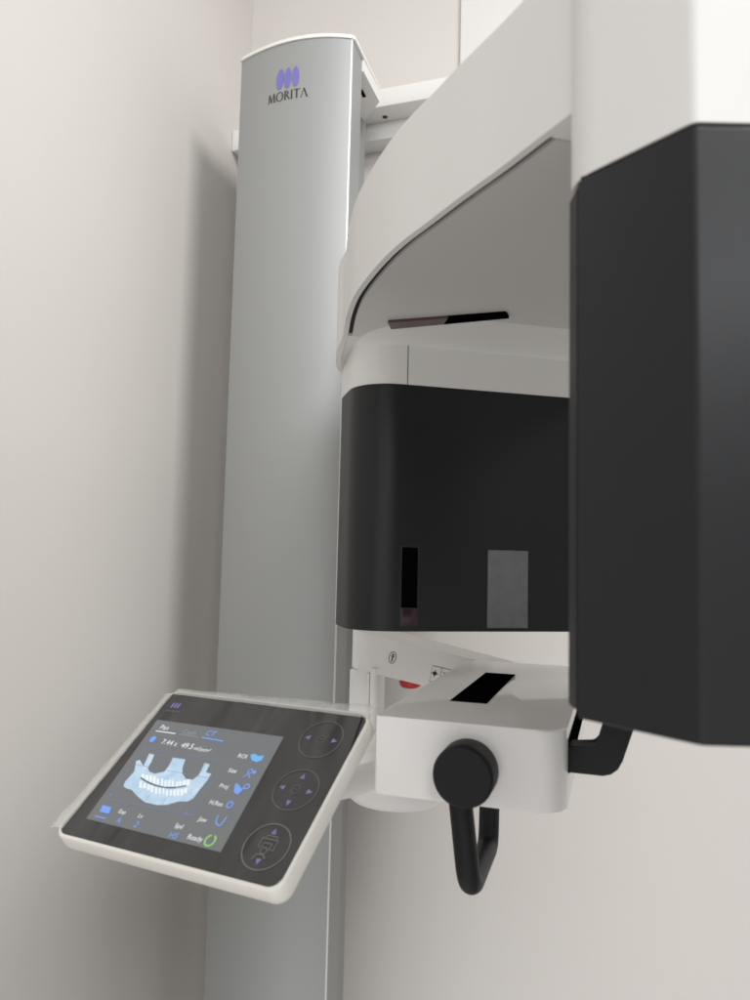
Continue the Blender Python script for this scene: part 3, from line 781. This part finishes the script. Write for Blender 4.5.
# three touch rings with arrows
def Q(x, y): return (40 + x / 2.143, 670 + y / 2.143)
rings_px = [((603, 150), (557.5, 152), (648.5, 150)), ((549, 258), (500, 262), (597, 254)), ((486, 380), (435, 387), (538, 376))]
for idx, (c, l_, r_) in enumerate(rings_px):
    c, l_, r_ = PF.px(*Q(*c)), PF.px(*Q(*l_)), PF.px(*Q(*r_)); rad = (V(l_) - V(r_)).length / 2 * 1.0
    bm = bmesh.new(); stroke(bm, PF, ellipse(c[0], c[1], rad, rad, 56), 0.0010, 0.0010, True)
    if idx < 2:
        stroke(bm, PF, ellipse(c[0], c[1], rad * 0.2, rad * 0.2, 24), 0.0007, 0.0010, True); stroke(bm, PF, [(c[0] - rad * 0.1, c[1]), (c[0] + rad * 0.12, c[1] + rad * 0.02)], 0.0007, 0.0010)
    else:
        m_ = lambda x, y: (c[0] + rad * x, c[1] + rad * y)
        stroke(bm, PF, [m_(-0.35, -0.08), m_(-0.35, 0.32), m_(0.38, 0.32), m_(0.38, -0.12), m_(0.2, -0.12), m_(0.2, 0.14), m_(-0.18, 0.14), m_(-0.18, -0.08)], 0.0010, 0.0010, True)
        stroke(bm, PF, [m_(-0.2, 0.32), m_(-0.2, 0.46), m_(0.3, 0.46), m_(0.3, 0.32)], 0.0009, 0.0010)
        stroke(bm, PF, ellipse(c[0], c[1] - rad * 0.2, rad * 0.14, rad * 0.14, 16), 0.0008, 0.0010, True)
        stroke(bm, PF, [m_(-0.32, -0.62), m_(-0.22, -0.38), m_(0.05, -0.36), m_(0.22, -0.5)], 0.0010, 0.0010)
    link_mesh('button_ring', bm, M['line_d'] if idx < 2 else M['line'], panel)
    dirs = {0: ((-1, 0), (1, 0)), 1: ((-1, 0), (1, 0), (0, 1), (0, -1)), 2: ((0, 1), (0, -1))}[idx]
    for dx, dy in dirs:
        o = V((c[0] + dx * rad * 0.68, c[1] + dy * rad * 0.68)); d = V((dx, dy)) * rad * 0.13; s = V((-dy, dx)) * rad * 0.12
        bm = bmesh.new(); poly(bm, PF, [o + d, o - d + s, o - d - s], 0.0010); link_mesh('button_arrow', bm, M['violet'], panel)
# dark gap where the film lifts at the right rim
bm = bmesh.new(); poly(bm, PF, [PF.px(*q) for q in ((362.2, 716.5), (363.3, 719), (350.8, 752), (349.6, 752.5))][::-1], 0.0012)
link_mesh('rim_gap', bm, M['gap'], panel)
# loose clear film round the rim
random.seed(7)
bm = bmesh.new()
def crease(t, k): return math.sin(t * 19 + k) * 0.5 + math.sin(t * 43 + 2.1 * k) * 0.3 + math.sin(t * 97 + 0.7 * k) * 0.2
def film_strip(path, out_dir, w0, w1, seg=90, k0=0.0):
    rows = []
    for k in range(seg + 1):
        t = k / seg; a = V(path[0]).lerp(V(path[1]), t); od = V(out_dir)
        w = (w0 + (w1 - w0) * t) * (1 + 0.16 * crease(t, 3 + k0)); row = []
        # inside edge on the glass, over the rim, then hanging away from it
        for f, h in ((-0.0075, 0.0013), (-0.003, 0.0016), (0.0006, 0.0012), (0.35, -0.0005), (0.7, -0.003), (1.0, -0.006)):
            d = f if f < 0.01 else 0.0006 + w * f
            row.append(PF.P(*(a + od * d), h + (0.0 if f < 0.01 else 0.0016 * f * crease(t, 7 * f + k0)) + (0.0005 * max(0, crease(t, f * 900 + k0)) if f < 0 else 0)))
        rows.append([bm.verts.new(p) for p in row])
    for a, b in zip(rows, rows[1:]):
        for j in range(len(a) - 1): bm.faces.new((a[j], a[j + 1], b[j + 1], b[j]))
film_strip(((ul + 0.006, vt + RIM), (ur + 0.001, vt + RIM)), (0, 1), 0.007, 0.015)
film_strip(((ul - RIM, vb + 0.004), (ul - RIM, vt - 0.004)), (-1, 0), 0.016, 0.009, 90, 4.0)
link_mesh('film_edge', bm, M['film'], panel, smooth=180)
# support arm from swivel block to the back of the panel
pc = PF.P((ul + ur) / 2, (vt + vb) / 2, -0.022)
bm = bmesh.new()
add_tube(bm, dense([(-0.335, 1.13, 1.085), (-0.345, 0.95, 1.108), V((pc.x + 0.01, pc.y + 0.09, pc.z - 0.02)), pc], [0, 0.06, 0.05, 0], 6), 0.019, 24)
link_mesh('panel_arm', bm, M['white_b'], root)
bm = bmesh.new(); add_lathe(bm, pc, PF.n, [(0, -0.03), (0.03, -0.03), (0.036, -0.026), (0.038, -0.002), (0, -0.002)], 40)
link_mesh('panel_hinge', bm, M['white_b'], root)

# ================================================================== LIGHT
def area(name, loc, target, sx, sy, power, col, spread=180):
    l = bpy.data.lights.new(name, 'AREA'); l.shape = 'RECTANGLE'; l.size = sx; l.size_y = sy; l.energy = power; l.color = col; l.spread = math.radians(spread)
    o = bpy.data.objects.new(name, l); C.objects.link(o); o.location = loc
    o.rotation_euler = (V(target) - V(loc)).to_track_quat('-Z', 'Y').to_euler(); return o
area('ceiling_light', (2.7, -0.95, 2.95), (-0.4, 0.9, 1.7), 1.2, 0.7, 8, (1.0, 0.985, 0.96))
area('ceiling_light', (0.68, 0.46, 3.3), (-0.95, 0.95, 1.25), 0.55, 0.45, 12.5, (1.0, 0.985, 0.96), 110)
area('ceiling_light', (1.5, -2.1, 3.1), (0.0, 1.2, 0.6), 1.6, 0.9, 30, (0.97, 0.985, 1.0), 140)
# the rest of the bright room: paler overhead, brighter on the open side behind the camera
w = bpy.data.worlds.new('World'); bpy.context.scene.world = w; w.use_nodes = True
nt = w.node_tree; bg = nt.nodes['Background']
tc = nt.nodes.new('ShaderNodeTexCoord'); sx = nt.nodes.new('ShaderNodeSeparateXYZ'); cr = nt.nodes.new('ShaderNodeValToRGB'); mr = nt.nodes.new('ShaderNodeMapRange')
mr.inputs['From Min'].default_value = -1; mr.inputs['From Max'].default_value = 1
nt.links.new(tc.outputs['Generated'], sx.inputs[0]); nt.links.new(sx.outputs['Z'], mr.inputs['Value']); nt.links.new(mr.outputs['Result'], cr.inputs['Fac'])
cr.color_ramp.elements[0].position = 0.1; cr.color_ramp.elements[0].color = (0.62, 0.605, 0.59, 1)
cr.color_ramp.elements[1].position = 0.85; cr.color_ramp.elements[1].color = (0.50, 0.497, 0.495, 1)
el = cr.color_ramp.elements.new(0.5); el.color = (0.55, 0.543, 0.535, 1)
vd = nt.nodes.new('ShaderNodeVectorMath'); vd.operation = 'DOT_PRODUCT'; vd.inputs[1].default_value = (-0.5, -0.84, -0.2)
nt.links.new(tc.outputs['Generated'], vd.inputs[0])
mf = nt.nodes.new('ShaderNodeMapRange'); mf.inputs['From Min'].default_value = -0.2; mf.inputs['From Max'].default_value = 1.0
mf.inputs['To Min'].default_value = 0.38; mf.inputs['To Max'].default_value = 2.15
nt.links.new(vd.outputs['Value'], mf.inputs['Value']); nt.links.new(mf.outputs['Result'], bg.inputs['Strength']); nt.links.new(cr.outputs['Color'], bg.inputs['Color'])

# ================================================================== CAMERA
cam = bpy.data.cameras.new('camera'); co = bpy.data.objects.new('camera', cam); C.objects.link(co)
cam.sensor_fit = 'VERTICAL'; cam.sensor_height = 36.0; cam.sensor_width = 27.0; cam.lens = FPX / 1000.0 * 36.0
cam.clip_start = 0.02; cam.clip_end = 60
m3 = Matrix(((RX[0], -RX[1], -RX[2]), (RY[0], -RY[1], -RY[2]), (RZ[0], -RZ[1], -RZ[2])))
co.matrix_world = Matrix.Translation(CAM) @ m3.to_4x4()
cam.dof.use_dof = True; cam.dof.focus_distance = 1.08; cam.dof.aperture_fstop = 7.0
s = bpy.context.scene; s.camera = co
s.view_settings.view_transform = 'Standard'; s.view_settings.look = 'None'; s.view_settings.exposure = 0.0; s.view_settings.gamma = 1.0
s.render.resolution_x = 768; s.render.resolution_y = 1024
s.cycles.use_denoising = True
